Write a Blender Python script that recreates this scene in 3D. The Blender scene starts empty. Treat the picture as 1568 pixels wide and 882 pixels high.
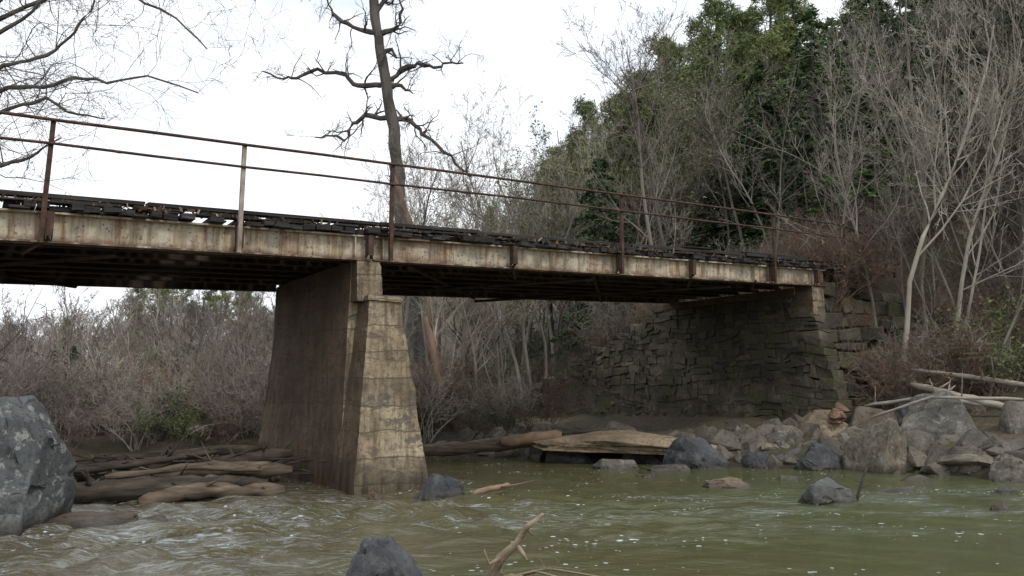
import bpy, bmesh, math, random
import numpy as np
from mathutils import Vector, Matrix, noise
random.seed(7); rng=np.random.default_rng(7)
scene=bpy.context.scene
ROT=math.atan2(.5679,.8231)
SL=.0438
def zb(s): return 4.45+SL*(s-6.87)
def W(s,p): return (.8231*s-.5679*p, .5679*s+.8231*p)

# ---------------- materials ----------------
def newmat(name):
    m=bpy.data.materials.new(name); m.use_nodes=True
    nt=m.node_tree; b=nt.nodes['Principled BSDF']; return m,nt,b
def N(nt,t,**k):
    n=nt.nodes.new(t)
    for a,v in k.items():
        if a in n.inputs: n.inputs[a].default_value=v
        else: setattr(n,a,v)
    return n
def ramp(nt,fac,stops):
    r=nt.nodes.new('ShaderNodeValToRGB'); e=r.color_ramp.elements
    while len(e)<len(stops): e.new(.5)
    for i,(p,c) in enumerate(stops):
        e[i].position=p; e[i].color=(*c,1)
    nt.links.new(fac,r.inputs[0]); return r.outputs[0]
def mapped(nt,scale=(1,1,1),src='Object'):
    tc=nt.nodes.new('ShaderNodeTexCoord'); mp=nt.nodes.new('ShaderNodeMapping')
    mp.inputs['Scale'].default_value=scale
    nt.links.new(tc.outputs[src],mp.inputs[0]); return mp.outputs[0]
def noi(nt,vec,scale,detail=6,rough=.6,dist=0):
    n=N(nt,'ShaderNodeTexNoise'); n.inputs['Scale'].default_value=scale
    n.inputs['Detail'].default_value=detail; n.inputs['Roughness'].default_value=rough
    n.inputs['Distortion'].default_value=dist
    nt.links.new(vec,n.inputs['Vector']); return n.outputs[0]
def mix(nt,fac,a,b,mode='MIX'):
    m=nt.nodes.new('ShaderNodeMix'); m.data_type='RGBA'; m.blend_type=mode
    for s,v in ((0,fac),(6,a),(7,b)):
        if isinstance(v,(int,float)): m.inputs[s].default_value=v
        elif isinstance(v,tuple): m.inputs[s].default_value=(*v,1)
        else: nt.links.new(v,m.inputs[s])
    return m.outputs[2]
def math_(nt,op,a,b=0.0,clamp=False):
    m=nt.nodes.new('ShaderNodeMath'); m.operation=op; m.use_clamp=clamp
    for i,v in enumerate((a,b)):
        if isinstance(v,(int,float)): m.inputs[i].default_value=v
        else: nt.links.new(v,m.inputs[i])
    return m.outputs[0]
def bump(nt,b,h,strength=.5,dist=.05):
    n=nt.nodes.new('ShaderNodeBump'); n.inputs['Distance'].default_value=dist
    if isinstance(strength,(int,float)): n.inputs['Strength'].default_value=strength
    else: nt.links.new(strength,n.inputs['Strength'])
    nt.links.new(h,n.inputs['Height']); nt.links.new(n.outputs[0],b.inputs['Normal'])
def posz(nt):
    g=nt.nodes.new('ShaderNodeNewGeometry'); s=nt.nodes.new('ShaderNodeSeparateXYZ')
    nt.links.new(g.outputs['Position'],s.inputs[0]); return s.outputs[2]
def simple(name,c1,c2,scale=3,sc=(1,1,1),rough=.9,bs=.5,bd=.02,c3=None,rand=None):
    m,nt,b=newmat(name); v=mapped(nt,sc); n=noi(nt,v,scale)
    st=[(.33,c1),(.62,c2)]
    if c3: st.append((.75,c3))
    col=ramp(nt,n,st)
    if rand:
        o=nt.nodes.new('ShaderNodeObjectInfo')
        f=ramp(nt,o.outputs['Random'],[(0,(rand[0],)*3),(1,(rand[1],)*3)])
        col=mix(nt,1.0,col,f,'MULTIPLY')
    nt.links.new(col,b.inputs['Base Color']); b.inputs['Roughness'].default_value=rough
    if bs: bump(nt,b,noi(nt,v,scale*4),bs,bd)
    return m
def leafmat(name,c1,c2,c3,rough=.6):
    m,nt,b=newmat(name)
    g=nt.nodes.new('ShaderNodeNewGeometry'); o=nt.nodes.new('ShaderNodeObjectInfo')
    v=mapped(nt); n=noi(nt,v,.9,3)
    a=math_(nt,'ADD',math_(nt,'MULTIPLY',g.outputs['Random Per Island'],.35),math_(nt,'MULTIPLY',n,.45))
    a=math_(nt,'ADD',a,math_(nt,'MULTIPLY',o.outputs['Random'],.25))
    nt.links.new(ramp(nt,a,[(.25,c1),(.5,c2),(.8,c3)]),b.inputs['Base Color'])
    b.inputs['Roughness'].default_value=rough; b.inputs['Specular IOR Level'].default_value=.25
    return m
M_bark=simple('bark_grey',(.085,.07,.055),(.185,.16,.13),2,(1,1,.3),rand=(.55,1.45))
M_barkpale=simple('bark_pale',(.18,.157,.123),(.37,.335,.275),2,(1,1,.3),rand=(.6,1.25))
M_barkdark=simple('bark_dark',(.035,.03,.026),(.115,.1,.086),2,(1,1,.3))
M_overbark=simple('bark_limb',(.06,.052,.044),(.14,.125,.105),2,(1,1,.3))
M_barkred=simple('bark_reddish',(.11,.065,.042),(.23,.15,.1),3,(1,1,.3))
M_twigfar=simple('distant_twig_hazed',(.21,.16,.143),(.36,.295,.27),.3,rand=(.55,1.25),bs=0)  # twig colour paled and greyed: aerial haze is put into the base colour
M_twiggreen=simple('distant_twig_green',(.13,.14,.07),(.26,.26,.145),.3,rand=(.6,1.2),bs=0)
M_twiggrey=simple('distant_twig_grey',(.18,.168,.15),(.35,.33,.295),.3,rand=(.55,1.2),bs=0)
M_shrubred=simple('shrub_rust_twig',(.115,.07,.047),(.25,.17,.12),1,bs=0,rand=(.65,1.15))
M_leafdark=leafmat('evergreen_leaf',(.024,.053,.022),(.055,.1,.036),(.125,.185,.06))
M_leafpine=leafmat('pine_leaf',(.07,.105,.035),(.165,.2,.068),(.3,.315,.12))
M_leafbush=leafmat('bush_leaf',(.035,.06,.02),(.085,.12,.04),(.17,.21,.07),.8)
M_deadleaf=leafmat('dead_leaf',(.08,.048,.028),(.16,.105,.064),(.27,.19,.125),.9)
M_log=simple('driftwood_brown',(.055,.041,.028),(.17,.13,.09),2,(1,1,6),c3=(.31,.25,.185))
M_logdark=simple('driftwood_dark',(.022,.017,.013),(.08,.064,.047),2,(1,1,6),c3=(.17,.14,.105))
M_logpale=simple('driftwood_pale',(.18,.155,.125),(.37,.33,.27),2,(1,1,6))
M_logbranch=simple('driftwood_branch_tan',(.15,.105,.065),(.32,.25,.17),3,(1,1,4))
M_logred=simple('log_cut_red',(.13,.085,.05),(.28,.19,.12),2)
M_timber=simple('timber_black',(.01,.009,.009),(.045,.04,.037),2,(.6,6,6),c3=(.15,.135,.118),bs=.8)
M_rust=simple('rust_steel',(.028,.016,.013),(.095,.048,.032),6,c3=(.19,.105,.065))
M_rustshade=simple('rust_under_shaded',(.018,.012,.01),(.06,.038,.027),2,c3=(.12,.07,.045))  # dark rust, with under-deck shade deepened in the colour itself
M_postpale=simple('post_pale',(.16,.09,.06),(.42,.38,.32),6,(1,1,.4))

def mk_girder():
    m,nt,b=newmat('girder_paint')
    v=mapped(nt,(7,7,.7)); n=noi(nt,v,1.1,8,.7)
    v2=mapped(nt,(.5,.5,1.2)); n2=noi(nt,v2,1.3,5)
    c=ramp(nt,n,[(.32,(.12,.06,.035)),(.43,(.33,.24,.15)),(.53,(.48,.42,.31)),(.72,(.58,.54,.44))])
    c=mix(nt,ramp(nt,n2,[(.49,(0,0,0)),(.66,(.85,.85,.85))]),c,(.17,.085,.045))
    v3=mapped(nt,(9,9,9)); n3=noi(nt,v3,2)
    c=mix(nt,ramp(nt,n3,[(.57,(0,0,0)),(.65,(.8,.8,.8))]),c,(.1,.055,.033))
    tc=nt.nodes.new('ShaderNodeTexCoord'); sp=nt.nodes.new('ShaderNodeSeparateXYZ'); nt.links.new(tc.outputs['Object'],sp.inputs[0])
    hz=math_(nt,'SUBTRACT',math_(nt,'SUBTRACT',sp.outputs[2],math_(nt,'MULTIPLY',sp.outputs[0],SL)),4.45-SL*6.87)
    lo_=math_(nt,'SUBTRACT',1.0,math_(nt,'MULTIPLY',math_(nt,'ABSOLUTE',math_(nt,'SUBTRACT',hz,.02)),8.0),True)
    lf=math_(nt,'MULTIPLY',lo_,ramp(nt,noi(nt,mapped(nt,(2,2,2)),1.6,6),[(.36,(0,0,0)),(.54,(1,1,1))]))
    c=mix(nt,lf,c,(.09,.045,.026))
    nt.links.new(c,b.inputs['Base Color']); b.inputs['Roughness'].default_value=.75
    bump(nt,b,n3,.3,.01); return m
M_girder=mk_girder()
def mk_concrete():
    m,nt,b=newmat('pier_concrete')
    v=mapped(nt); big=noi(nt,v,.8,8,.65); fine=noi(nt,v,14,8,.75); mid=noi(nt,v,3.3,8,.7,.7)
    c=ramp(nt,big,[(.3,(.16,.122,.08)),(.46,(.32,.258,.172)),(.6,(.45,.378,.265)),(.76,(.52,.455,.345))])
    c=mix(nt,ramp(nt,mid,[(.36,(.85,.85,.85)),(.5,(0,0,0))]),c,(.17,.132,.09))
    vs=mapped(nt,(4.5,4.5,.3)); st=noi(nt,vs,1.5,8,.65,.2)
    c=mix(nt,ramp(nt,st,[(.5,(0,0,0)),(.64,(.75,.75,.75))]),c,(.085,.062,.04))
    tc=nt.nodes.new('ShaderNodeTexCoord'); sp=nt.nodes.new('ShaderNodeSeparateXYZ'); nt.links.new(tc.outputs['Object'],sp.inputs[0])
    zz=math_(nt,'ADD',math_(nt,'MULTIPLY',sp.outputs[2],1/.5),math_(nt,'MULTIPLY',noi(nt,v,1.1,3),.5))
    fr=math_(nt,'FRACT',zz); ln=math_(nt,'ABSOLUTE',math_(nt,'SUBTRACT',fr,.5))
    wid=math_(nt,'MULTIPLY',mid,.085)
    lm=math_(nt,'LESS_THAN',ln,math_(nt,'SUBTRACT',wid,.02))
    wn=nt.nodes.new('ShaderNodeTexWhiteNoise'); wn.noise_dimensions='1D'; nt.links.new(math_(nt,'FLOOR',math_(nt,'ADD',zz,.5)),wn.inputs['W'])
    c=mix(nt,1.0,c,ramp(nt,wn.outputs[0],[(0,(.7,.68,.66)),(1,(1.12,1.1,1.05))]),'MULTIPLY')
    c=mix(nt,math_(nt,'MULTIPLY',lm,.65),c,(.06,.048,.034))
    pn=noi(nt,mapped(nt,(1.0,1.0,2.4)),1.9,8,.7,1.0)
    c=mix(nt,ramp(nt,pn,[(.55,(0,0,0)),(.575,(.8,.8,.8))]),c,(.125,.108,.09))
    z=posz(nt); 
    wz=math_(nt,'ADD',z,math_(nt,'MULTIPLY',math_(nt,'SUBTRACT',st,.5),2.2))
    wet=math_(nt,'MULTIPLY_ADD',wz,-1.6); wet.node.inputs[2].default_value=.8; wet.node.use_clamp=True
    c=mix(nt,wet,c,(.05,.037,.024))
    c=mix(nt,ramp(nt,fine,[(.37,(.65,.65,.65)),(.5,(0,0,0))]),c,(.09,.075,.055))
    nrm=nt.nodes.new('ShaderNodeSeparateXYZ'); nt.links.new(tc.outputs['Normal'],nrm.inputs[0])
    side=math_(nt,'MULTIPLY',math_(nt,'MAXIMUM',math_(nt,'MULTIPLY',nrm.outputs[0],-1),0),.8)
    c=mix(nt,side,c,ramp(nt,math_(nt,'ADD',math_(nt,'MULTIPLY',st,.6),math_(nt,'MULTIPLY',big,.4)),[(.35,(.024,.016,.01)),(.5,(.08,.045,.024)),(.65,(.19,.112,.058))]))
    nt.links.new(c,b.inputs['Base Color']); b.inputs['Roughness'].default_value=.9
    h=math_(nt,'SUBTRACT',math_(nt,'ADD',math_(nt,'ADD',fine,mid),math_(nt,'MULTIPLY',pn,.8)),lm)
    bump(nt,b,h,.8,.035); return m
M_conc=mk_concrete()
def mk_stone(name,cs,moss=.0,wet=True,isl=True,scale=1.2,lich=.0,big=False):
    m,nt,b=newmat(name); v=mapped(nt); n=noi(nt,v,scale,8,.65); f=noi(nt,v,scale*9,8,.7)
    c=ramp(nt,n,[(.3,cs[0]),(.5,cs[1]),(.68,cs[2])])
    g=nt.nodes.new('ShaderNodeNewGeometry')
    if isl:
        c=mix(nt,1.0,c,ramp(nt,g.outputs['Random Per Island'],[(0,(.58,.56,.54)),(.6,(.9,.88,.85)),(1,(1.3,1.24,1.15))]),'MULTIPLY')
    else:
        o=nt.nodes.new('ShaderNodeObjectInfo')
        c=mix(nt,1.0,c,ramp(nt,o.outputs['Random'],[(0,(.6,.61,.63)),(.5,(.88,.87,.85)),(1,(1.25,1.15,.98))]),'MULTIPLY')
    if lich:
        ln=noi(nt,v,scale*3.2,8,.75,.6)
        c=mix(nt,ramp(nt,ln,[(.55,(0,0,0)),(.6,(lich,)*3)]),c,(.37,.375,.34))
    if big:
        bn=noi(nt,mapped(nt,(.6,.22,.35)),1.3,6,.6)
        c=mix(nt,ramp(nt,bn,[(.46,(0,0,0)),(.62,(.7,.7,.7))]),c,(.032,.027,.02))
    if moss:
        mn=noi(nt,v,1.1,6); s=nt.nodes.new('ShaderNodeSeparateXYZ'); nt.links.new(g.outputs['Normal'],s.inputs[0])
        mf=math_(nt,'ADD',math_(nt,'MULTIPLY',s.outputs[2],.18),mn)
        c=mix(nt,ramp(nt,mf,[(.47,(0,0,0)),(.67,(moss,)*3)]),c,(.08,.085,.025))
    c=mix(nt,ramp(nt,f,[(.36,(.7,.7,.7)),(.5,(0,0,0))]),c,(.03,.027,.023))
    if wet:
        z=posz(nt); w=math_(nt,'MULTIPLY_ADD',z,-4.5); w.node.inputs[2].default_value=.95; w.node.use_clamp=True
        c=mix(nt,w,c,(.035,.028,.02))
        r=math_(nt,'SUBTRACT',.85,math_(nt,'MULTIPLY',w,.5)); nt.links.new(r,b.inputs['Roughness'])
    else: b.inputs['Roughness'].default_value=.9
    nt.links.new(c,b.inputs['Base Color']); bump(nt,b,math_(nt,'ADD',f,math_(nt,'MULTIPLY',n,2)),.8,.04); return m
M_rock=mk_stone('river_rock',[(.065,.06,.05),(.15,.137,.115),(.28,.255,.21)],isl=False,lich=.35)
M_rockblue=mk_stone('slate_rock',[(.045,.047,.053),(.095,.1,.108),(.18,.185,.19)],isl=False,lich=.12)
M_rocktan=mk_stone('tan_rock',[(.09,.072,.05),(.2,.162,.115),(.32,.265,.195)],isl=False)
M_boulder=mk_stone('lichen_boulder',[(.06,.065,.068),(.12,.128,.13),(.2,.21,.21)],isl=False,scale=1.3,lich=.6)
M_stones=mk_stone('small_stones',[(.06,.052,.042),(.14,.125,.102),(.235,.21,.17)])
M_wall=mk_stone('abutment_masonry',[(.055,.046,.033),(.12,.103,.077),(.215,.187,.14)],moss=.65,wet=False,big=True)
M_wallmoss=mk_stone('wing_masonry',[(.04,.034,.025),(.095,.083,.063),(.175,.153,.12)],moss=.8,wet=False)
M_rockred=mk_stone('red_rock',[(.16,.08,.05),(.26,.15,.1),(.36,.24,.17)],isl=False)
def mk_ground():
    m,nt,b=newmat('leaf_litter'); v=mapped(nt); n=noi(nt,v,.35,6); f=noi(nt,v,9,8,.75)
    c=ramp(nt,f,[(.3,(.038,.029,.02)),(.5,(.1,.074,.05)),(.68,(.19,.143,.1))])
    c=mix(nt,ramp(nt,n,[(.44,(0,0,0)),(.58,(.7,.7,.7))]),c,(.05,.06,.024))
    z=posz(nt); w=math_(nt,'MULTIPLY_ADD',z,-2); w.node.inputs[2].default_value=.9; w.node.use_clamp=True
    c=mix(nt,w,c,(.035,.027,.018))
    nt.links.new(c,b.inputs['Base Color']); b.inputs['Roughness'].default_value=.95
    bump(nt,b,f,.9,.08); return m
M_ground=mk_ground()
def mk_water():
    m,nt,b=newmat('river_water')
    v=mapped(nt); n=noi(nt,v,.22,4)
    tc=nt.nodes.new('ShaderNodeTexCoord'); s=nt.nodes.new('ShaderNodeSeparateXYZ'); nt.links.new(tc.outputs['Object'],s.inputs[0])
    xr=math_(nt,'ADD',math_(nt,'MULTIPLY',s.outputs[0],.06),n)
    c=ramp(nt,xr,[(.1,(.082,.064,.034)),(.45,(.088,.082,.036)),(.8,(.08,.09,.037))])
    vs=mapped(nt,(1,1.5,1))
    vo=nt.nodes.new('ShaderNodeTexVoronoi'); vo.inputs['Scale'].default_value=6.5; nt.links.new(vs,vo.inputs['Vector'])
    mk=ramp(nt,noi(nt,mapped(nt,(.4,.9,1)),.9,6,.7,1.0),[(.48,(0,0,0)),(.6,(1,1,1))])
    thr=math_(nt,'MULTIPLY',math_(nt,'MULTIPLY',mk,vo.outputs['Color']),.33)
    sp=math_(nt,'LESS_THAN',vo.outputs['Distance'],thr)
    band=math_(nt,'SUBTRACT',1.0,math_(nt,'MULTIPLY',math_(nt,'ABSOLUTE',math_(nt,'SUBTRACT',math_(nt,'SUBTRACT',s.outputs[1],math_(nt,'MULTIPLY',s.outputs[0],.12)),12.8)),.3),True)
    left=math_(nt,'MULTIPLY',math_(nt,'MULTIPLY',s.outputs[0],-.3,True),math_(nt,'SUBTRACT',1.2,math_(nt,'MULTIPLY',math_(nt,'ABSOLUTE',math_(nt,'SUBTRACT',s.outputs[1],11.0)),.17),True))
    pat=ramp(nt,noi(nt,mapped(nt,(.35,.8,1)),1.0,3),[(.44,(.05,.05,.05)),(.6,(1,1,1))])
    yp=math_(nt,'MAXIMUM',math_(nt,'MULTIPLY',band,pat),math_(nt,'MULTIPLY',left,math_(nt,'ADD',math_(nt,'MULTIPLY',pat,.5),.5)))
    st=noi(nt,mapped(nt,(.8,3.2,1)),2.6,10,.8,1.6)
    stf=math_(nt,'MULTIPLY',ramp(nt,st,[(.5,(0,0,0)),(.63,(1,1,1))]),yp)
    foam=math_(nt,'MAXIMUM',math_(nt,'MULTIPLY',sp,.85),math_(nt,'MULTIPLY',stf,.72))
    c=mix(nt,foam,c,(.6,.67,.72))
    nt.links.new(c,b.inputs['Base Color']); b.inputs['IOR'].default_value=1.33
    nt.links.new(math_(nt,'ADD',math_(nt,'MULTIPLY',foam,.5),.06),b.inputs['Roughness'])
    h=noi(nt,mapped(nt,(1,2.1,1)),1.9,6,.6,.6); h2=noi(nt,mapped(nt,(1,2.0,1)),9,5,.6,.5)
    bump(nt,b,math_(nt,'ADD',h,math_(nt,'MULTIPLY',h2,.3)),math_(nt,'ADD',math_(nt,'MULTIPLY',yp,.72),.24),.13); return m
M_water=mk_water()

# ---------------- mesh builder ----------------
class B:
    def __init__(s): s.v=[]; s.f=[]; s.m=[]; s.mi=0
    def tube(s,pts,rads,k=5,cap=False):
        base=len(s.v); n=len(pts); 
        for i,p in enumerate(pts):
            t=(pts[min(i+1,n-1)]-pts[max(i-1,0)]).normalized()
            a=t.cross(Vector((.31,.17,.93) if abs(t.z)<.9 else (1,0,0))).normalized(); b=t.cross(a)
            for j in range(k):
                w=2*math.pi*j/k; s.v.append(tuple(p+(a*math.cos(w)+b*math.sin(w))*rads[i]))
        for i in range(n-1):
            for j in range(k):
                q=base+i*k; j2=(j+1)%k
                s.f.append((q+j,q+j2,q+k+j2,q+k+j)); s.m.append(s.mi)
        if cap:
            s.f.append(tuple(base+j for j in range(k))[::-1]); s.m.append(s.mi)
            s.f.append(tuple(base+(n-1)*k+j for j in range(k))); s.m.append(s.mi)
    def box(s,x0,x1,y0,y1,z0,z1,sl=0,j=0):
        base=len(s.v)
        for x in (x0,x1):
            for y in (y0,y1):
                for z in (z0,z1):
                    s.v.append((x+random.uniform(-j,j),y+random.uniform(-j,j),z+sl*(x-6.87)+random.uniform(-j,j)))
        for f in ((0,1,3,2),(4,6,7,5),(0,4,5,1),(2,3,7,6),(0,2,6,4),(1,5,7,3)):
            s.f.append(tuple(base+i for i in f)); s.m.append(s.mi)
    def prism(s,quadb,quadt):
        base=len(s.v); s.v+=list(quadb)+list(quadt)
        for f in ((3,2,1,0),(4,5,6,7),(0,1,5,4),(1,2,6,5),(2,3,7,6),(3,0,4,7)):
            s.f.append(tuple(base+i for i in f)); s.m.append(s.mi)
    def quads(s,arr):
        base=len(s.v); s.v+=arr.reshape(-1,3).tolist()
        n=arr.shape[0]; s.f+=[(base+4*i,base+4*i+1,base+4*i+2,base+4*i+3) for i in range(n)]; s.m+=[s.mi]*n
    def mesh(s,name,mats,smooth=False):
        me=bpy.data.meshes.new(name); me.from_pydata(s.v,[],s.f)
        for m in mats: me.materials.append(m)
        me.polygons.foreach_set('material_index',s.m)
        if smooth: me.polygons.foreach_set('use_smooth',[True]*len(s.f))
        me.update(); return me
def obj(name,me,loc=(0,0,0),rotz=0,scale=1,parent=None):
    o=bpy.data.objects.new(name,me); o.location=loc; o.rotation_euler=(0,0,rotz)
    o.scale=(scale,)*3 if isinstance(scale,(int,float)) else scale
    scene.collection.objects.link(o)
    if parent: o.parent=parent
    return o
def fixn(me):
    bm=bmesh.new(); bm.from_mesh(me); bmesh.ops.recalc_face_normals(bm,faces=bm.faces); bm.to_mesh(me); bm.free()

# ---------------- terrain ----------------
def ground(x,y):
    x=np.asarray(x,float); y=np.asarray(y,float)
    S=.8231*x+.5679*y; P=-.5679*x+.8231*y
    yb=np.interp(x,[-60,-25,-16,-10,-4,-1,1,5,9,11,14,20,40],[34,32,27,24.5,24.5,24.5,23.2,20.9,19.4,16.9,13,8,2])
    d=y-yb
    sl=np.interp(x,[-5,2,6,12],[.03,.03,.1,.15])
    z=np.clip(d*.6,-1.0,.45)+np.clip(d-.8,0,12)*sl
    z=np.where(x<-12.5,np.maximum(z,np.clip((-12.5-x)*.5-.3,-1,1.2)*np.clip((30-y)/6,0,1)+z*0-0.0),z)
    z=np.where(y<1.5,np.maximum(z,np.clip((1.5-y)*.5-.6,-1,.9)),z)
    fill=np.interp(P,[14,21,28,33],[5.35,4.9,2.5,1.2])
    w=np.clip((S-21.25)/.25,0,1)*np.clip((P-14.45)/.25,0,1)
    z=z*(1-w)+np.maximum(z,fill)*w
    hill=np.clip(S-25,0,200); z=z+ 34*(1-np.exp(-hill*.5/34))*np.interp(x/np.maximum(y,5),[-.6,-.15],[.35,1])
    z=z+np.clip((y-60)*.07,0,6)*np.clip(-x/20,0,1)
    bank=np.clip(z*1.5,0,1)
    z=z+bank*(.12*np.sin(x*1.3+np.sin(y*.9)*2)*np.cos(y*1.1+.5*x)+.05*np.sin(x*3.7+y*2.9)*np.sin(y*4.1-x))
    return z
def gz(x,y): return float(ground(x,y))
u=np.linspace(-1,1,300); 
ax=np.sinh(u*5.2)/np.sinh(5.2)*700
gx=ax+3; gy=ax+22
X,Y=np.meshgrid(gx,gy); Z=ground(X,Y)
n=len(gx); V=np.stack([X,Y,Z],-1).reshape(-1,3)
idx=np.arange(n*n).reshape(n,n); F=np.stack([idx[:-1,:-1],idx[:-1,1:],idx[1:,1:],idx[1:,:-1]],-1).reshape(-1,4)
me=bpy.data.meshes.new('ground'); me.from_pydata(V.tolist(),[],F.tolist()); me.materials.append(M_ground)
me.polygons.foreach_set('use_smooth',[True]*len(F)); obj('ground',me)
# water
xs=np.concatenate([np.linspace(-70,-14,30),np.linspace(-13.8,14,340),np.linspace(15,60,25)])
ys=np.concatenate([np.linspace(-25,4,15),np.linspace(4.2,27,340),np.linspace(27.5,60,40)])
X,Y=np.meshgrid(xs,ys)
rif=np.exp(-((Y-12.6-.12*X)/2.5)**2)*np.clip(1.1-np.abs(X+3)/9,0.08,1)
rif=np.maximum(rif,.9*np.exp(-((Y-10.5)/3.2)**2)*np.clip(-X/3.5,0,1))
wx=X+.5*np.sin(Y*1.7+.6*X)+.25*np.sin(Y*3.9-X*1.3); wy=Y+.4*np.sin(X*1.1+.9*Y)+.2*np.sin(X*3.3+2*Y)
Z=(.005+.045*rif)*(np.sin(wx*2.1+wy*3.3)+.8*np.sin(wx*-2.7+wy*5.1+1)+.6*np.sin(wx*5.3+wy*6.1)+.4*np.sin(-wx*7.1+wy*9.7))
V=np.stack([X,Y,Z],-1).reshape(-1,3); a,b_=X.shape
idx=np.arange(a*b_).reshape(a,b_); F=np.stack([idx[:-1,:-1],idx[:-1,1:],idx[1:,1:],idx[1:,:-1]],-1).reshape(-1,4)
me=bpy.data.meshes.new('river_water'); me.from_pydata(V.tolist(),[],F.tolist()); me.materials.append(M_water)
me.polygons.foreach_set('use_smooth',[True]*len(F)); obj('river_water',me)

# ---------------- bridge ----------------
bridge=bpy.data.objects.new('steel_girder_bridge',None); scene.collection.objects.link(bridge); bridge.rotation_euler=(0,0,ROT)
S0,S1=-9.0,21.6; PN,PF=14.5,20.2; Z0=4.45
def part(name,b,mats,smooth=False,bevel=0):
    me=b.mesh(name,mats,smooth); fixn(me); o=obj(name,me,parent=bridge)
    if bevel:
        md=o.modifiers.new('b','BEVEL'); md.width=bevel; md.segments=1
    return o
b=B()
def ibeam(b,y,s0,s1,h=.5,fw=.24,z=Z0):
    b.box(s0,s1,y-fw/2,y+fw/2,z,z+.03,SL); b.box(s0,s1,y-.012,y+.012,z+.03,z+h-.03,SL); b.box(s0,s1,y-fw/2,y+fw/2,z+h-.03,z+h,SL)
for a,c in ((S0,6.55),(6.62,S1)): ibeam(b,PN,a,c)
for s in [.98,3.93,6.2,6.8,9.9,13.05,15.6,18.9,-2]:
    b.box(s-.012,s+.012,PN-.115,PN-.014,Z0+.03,Z0+.47,SL)
part('near_girder',b,[M_girder])
b=B()
for i in range(1,8):
    for a,c in ((S0,6.55),(6.62,S1)): ibeam(b,PN+i*(PF-PN)/7,a,c,.42 if i<7 else .5,.18,Z0+(.08 if i<7 else 0))
for s in (-4,1,4.3,9.9,13.2,16.8,20.4):
    for i in range(7):
        y0=PN+i*(PF-PN)/7; b.box(s-.04,s+.04,y0+.02,y0+(PF-PN)/7-.02,Z0+.15,Z0+.4,SL)
for (s0,s1) in ((7.5,12.5),(12.5,17.5),(-3,2)):
    z=Z0-.03
    b.tube([Vector((s0,PN+.15,z+SL*(s0-6.87))),Vector((s1,PF-.1,z+SL*(s1-6.87)))],[.045,.045],4,True)
    b.tube([Vector((s1,PN+.15,z-.09+SL*(s1-6.87))),Vector((s0,PF-.1,z-.09+SL*(s0-6.87)))],[.045,.045],4,True)
part('floor_stringers',b,[M_rustshade])
b=B()
for s in [.98,3.93,6.45,9.9,13.05,15.6,18.9,21.0]:
    z=Z0+SL*(s-6.87)
    for e in (-.05,.05):
        b.v+= [(s+e,PN-.13,z+.02),(s+e,PN-.27,z+.1),(s+e,PN-.27,z+.46),(s+e,PN-.13,z+.49),(s+e+.015,PN-.13,z+.02),(s+e+.015,PN-.27,z+.1),(s+e+.015,PN-.27,z+.46),(s+e+.015,PN-.13,z+.49)]
        q=len(b.v)-8
        for f in ((0,1,2,3),(7,6,5,4),(0,4,5,1),(1,5,6,2),(2,6,7,3),(3,7,4,0)): b.f.append(tuple(q+i for i in f)); b.m.append(0)
    b.box(s-.05,s+.065,PN-.285,PN-.272,z+.08-0,z+.48)
for s,w in ((9.9,.35),(15.6,.3),(18.2,.3),(.98,-.3)):
    z=Z0+SL*(s-6.87); b.tube([Vector((s+.02,PN-.16,z+.05)),Vector((s+w,PN+.25,z-.16))],[.03,.03],4,True)
part('post_brackets',b,[M_rust])
b=B(); s=S0
while s<S1+1.5:
    w=random.uniform(.18,.3); e0=random.uniform(-.14,.18); dz=random.uniform(-.015,.015)
    if random.random()>.03: b.box(s,s+w-random.uniform(.01,.04),PN-.2+e0,PF+.25+random.uniform(-.1,.1),Z0+.52+dz,Z0+.61+dz,SL,.012)
    s+=w
part('deck_planks',b,[M_timber])
b=B()
for y0,zl in ((PN-.14,.635),(PF-.05,.635)):
    s=S0
    while s<S1+1:
        L=random.uniform(.7,2.6); yy=y0+random.uniform(-.1,.06); t=random.uniform(.03,.05)
        b.box(s,s+L-random.choice([.02,.05,.25]),yy,yy+random.uniform(.16,.26),Z0+zl,Z0+zl+t,SL,.01); s+=L
    s=S0
    while s<S1+.6:
        L=random.uniform(2.0,4.6); yy=y0+random.uniform(.0,.12); t=random.uniform(.07,.1); dz=random.uniform(-.006,.012)
        b.box(s,s+L-.03,yy,yy+.2,Z0+zl+.085+dz,Z0+zl+.085+t+dz,SL,.013)
        s+=L+random.choice([0,0,.04,.15,.3])
    s=S0
    while s<S1+.6:
        b.box(s,s+random.uniform(.4,1.1),y0+.05,y0+.2,Z0+zl+.04,Z0+zl+.09,SL,.004); s+=random.uniform(1.0,1.7)
    s=S0+.4
    while s<S1+.6:
        L=random.uniform(.8,2.6)
        if random.random()<.4: yy=y0+random.uniform(.0,.1); b.box(s,s+L,yy,yy+.16,Z0+zl+.195,Z0+zl+.195+random.uniform(.025,.045),SL,.01)
        s+=L+.1
for yy in (15.9,17.0,18.0):
    b.box(S0,S1,yy,yy+.5,Z0+.636,Z0+.68,SL)
part('curb_timbers',b,[M_timber],bevel=.01)
b=B(); s=S0
while s<S1:
    w=random.uniform(.05,.3)
    if random.random()<.6: b.box(s,s+w,PN-.3+random.uniform(-.08,.06),PN+.05,Z0+.502+random.uniform(0,.004),Z0+.512+random.uniform(0,.04),SL,.01)
    s+=w+random.uniform(.02,.25)
part('broken_plank_ends',b,[M_timber])
b=B()
c=np.stack([rng.uniform(S0,S1,2600),rng.normal(PN-.02,.11,2600),np.zeros(2600)],-1); c[:,2]=Z0+.64+SL*(c[:,0]-6.87)+np.abs(rng.normal(0,.03,2600))
a=rng.normal(size=(2600,3))*.03; e=rng.normal(size=(2600,3))*.012
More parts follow.
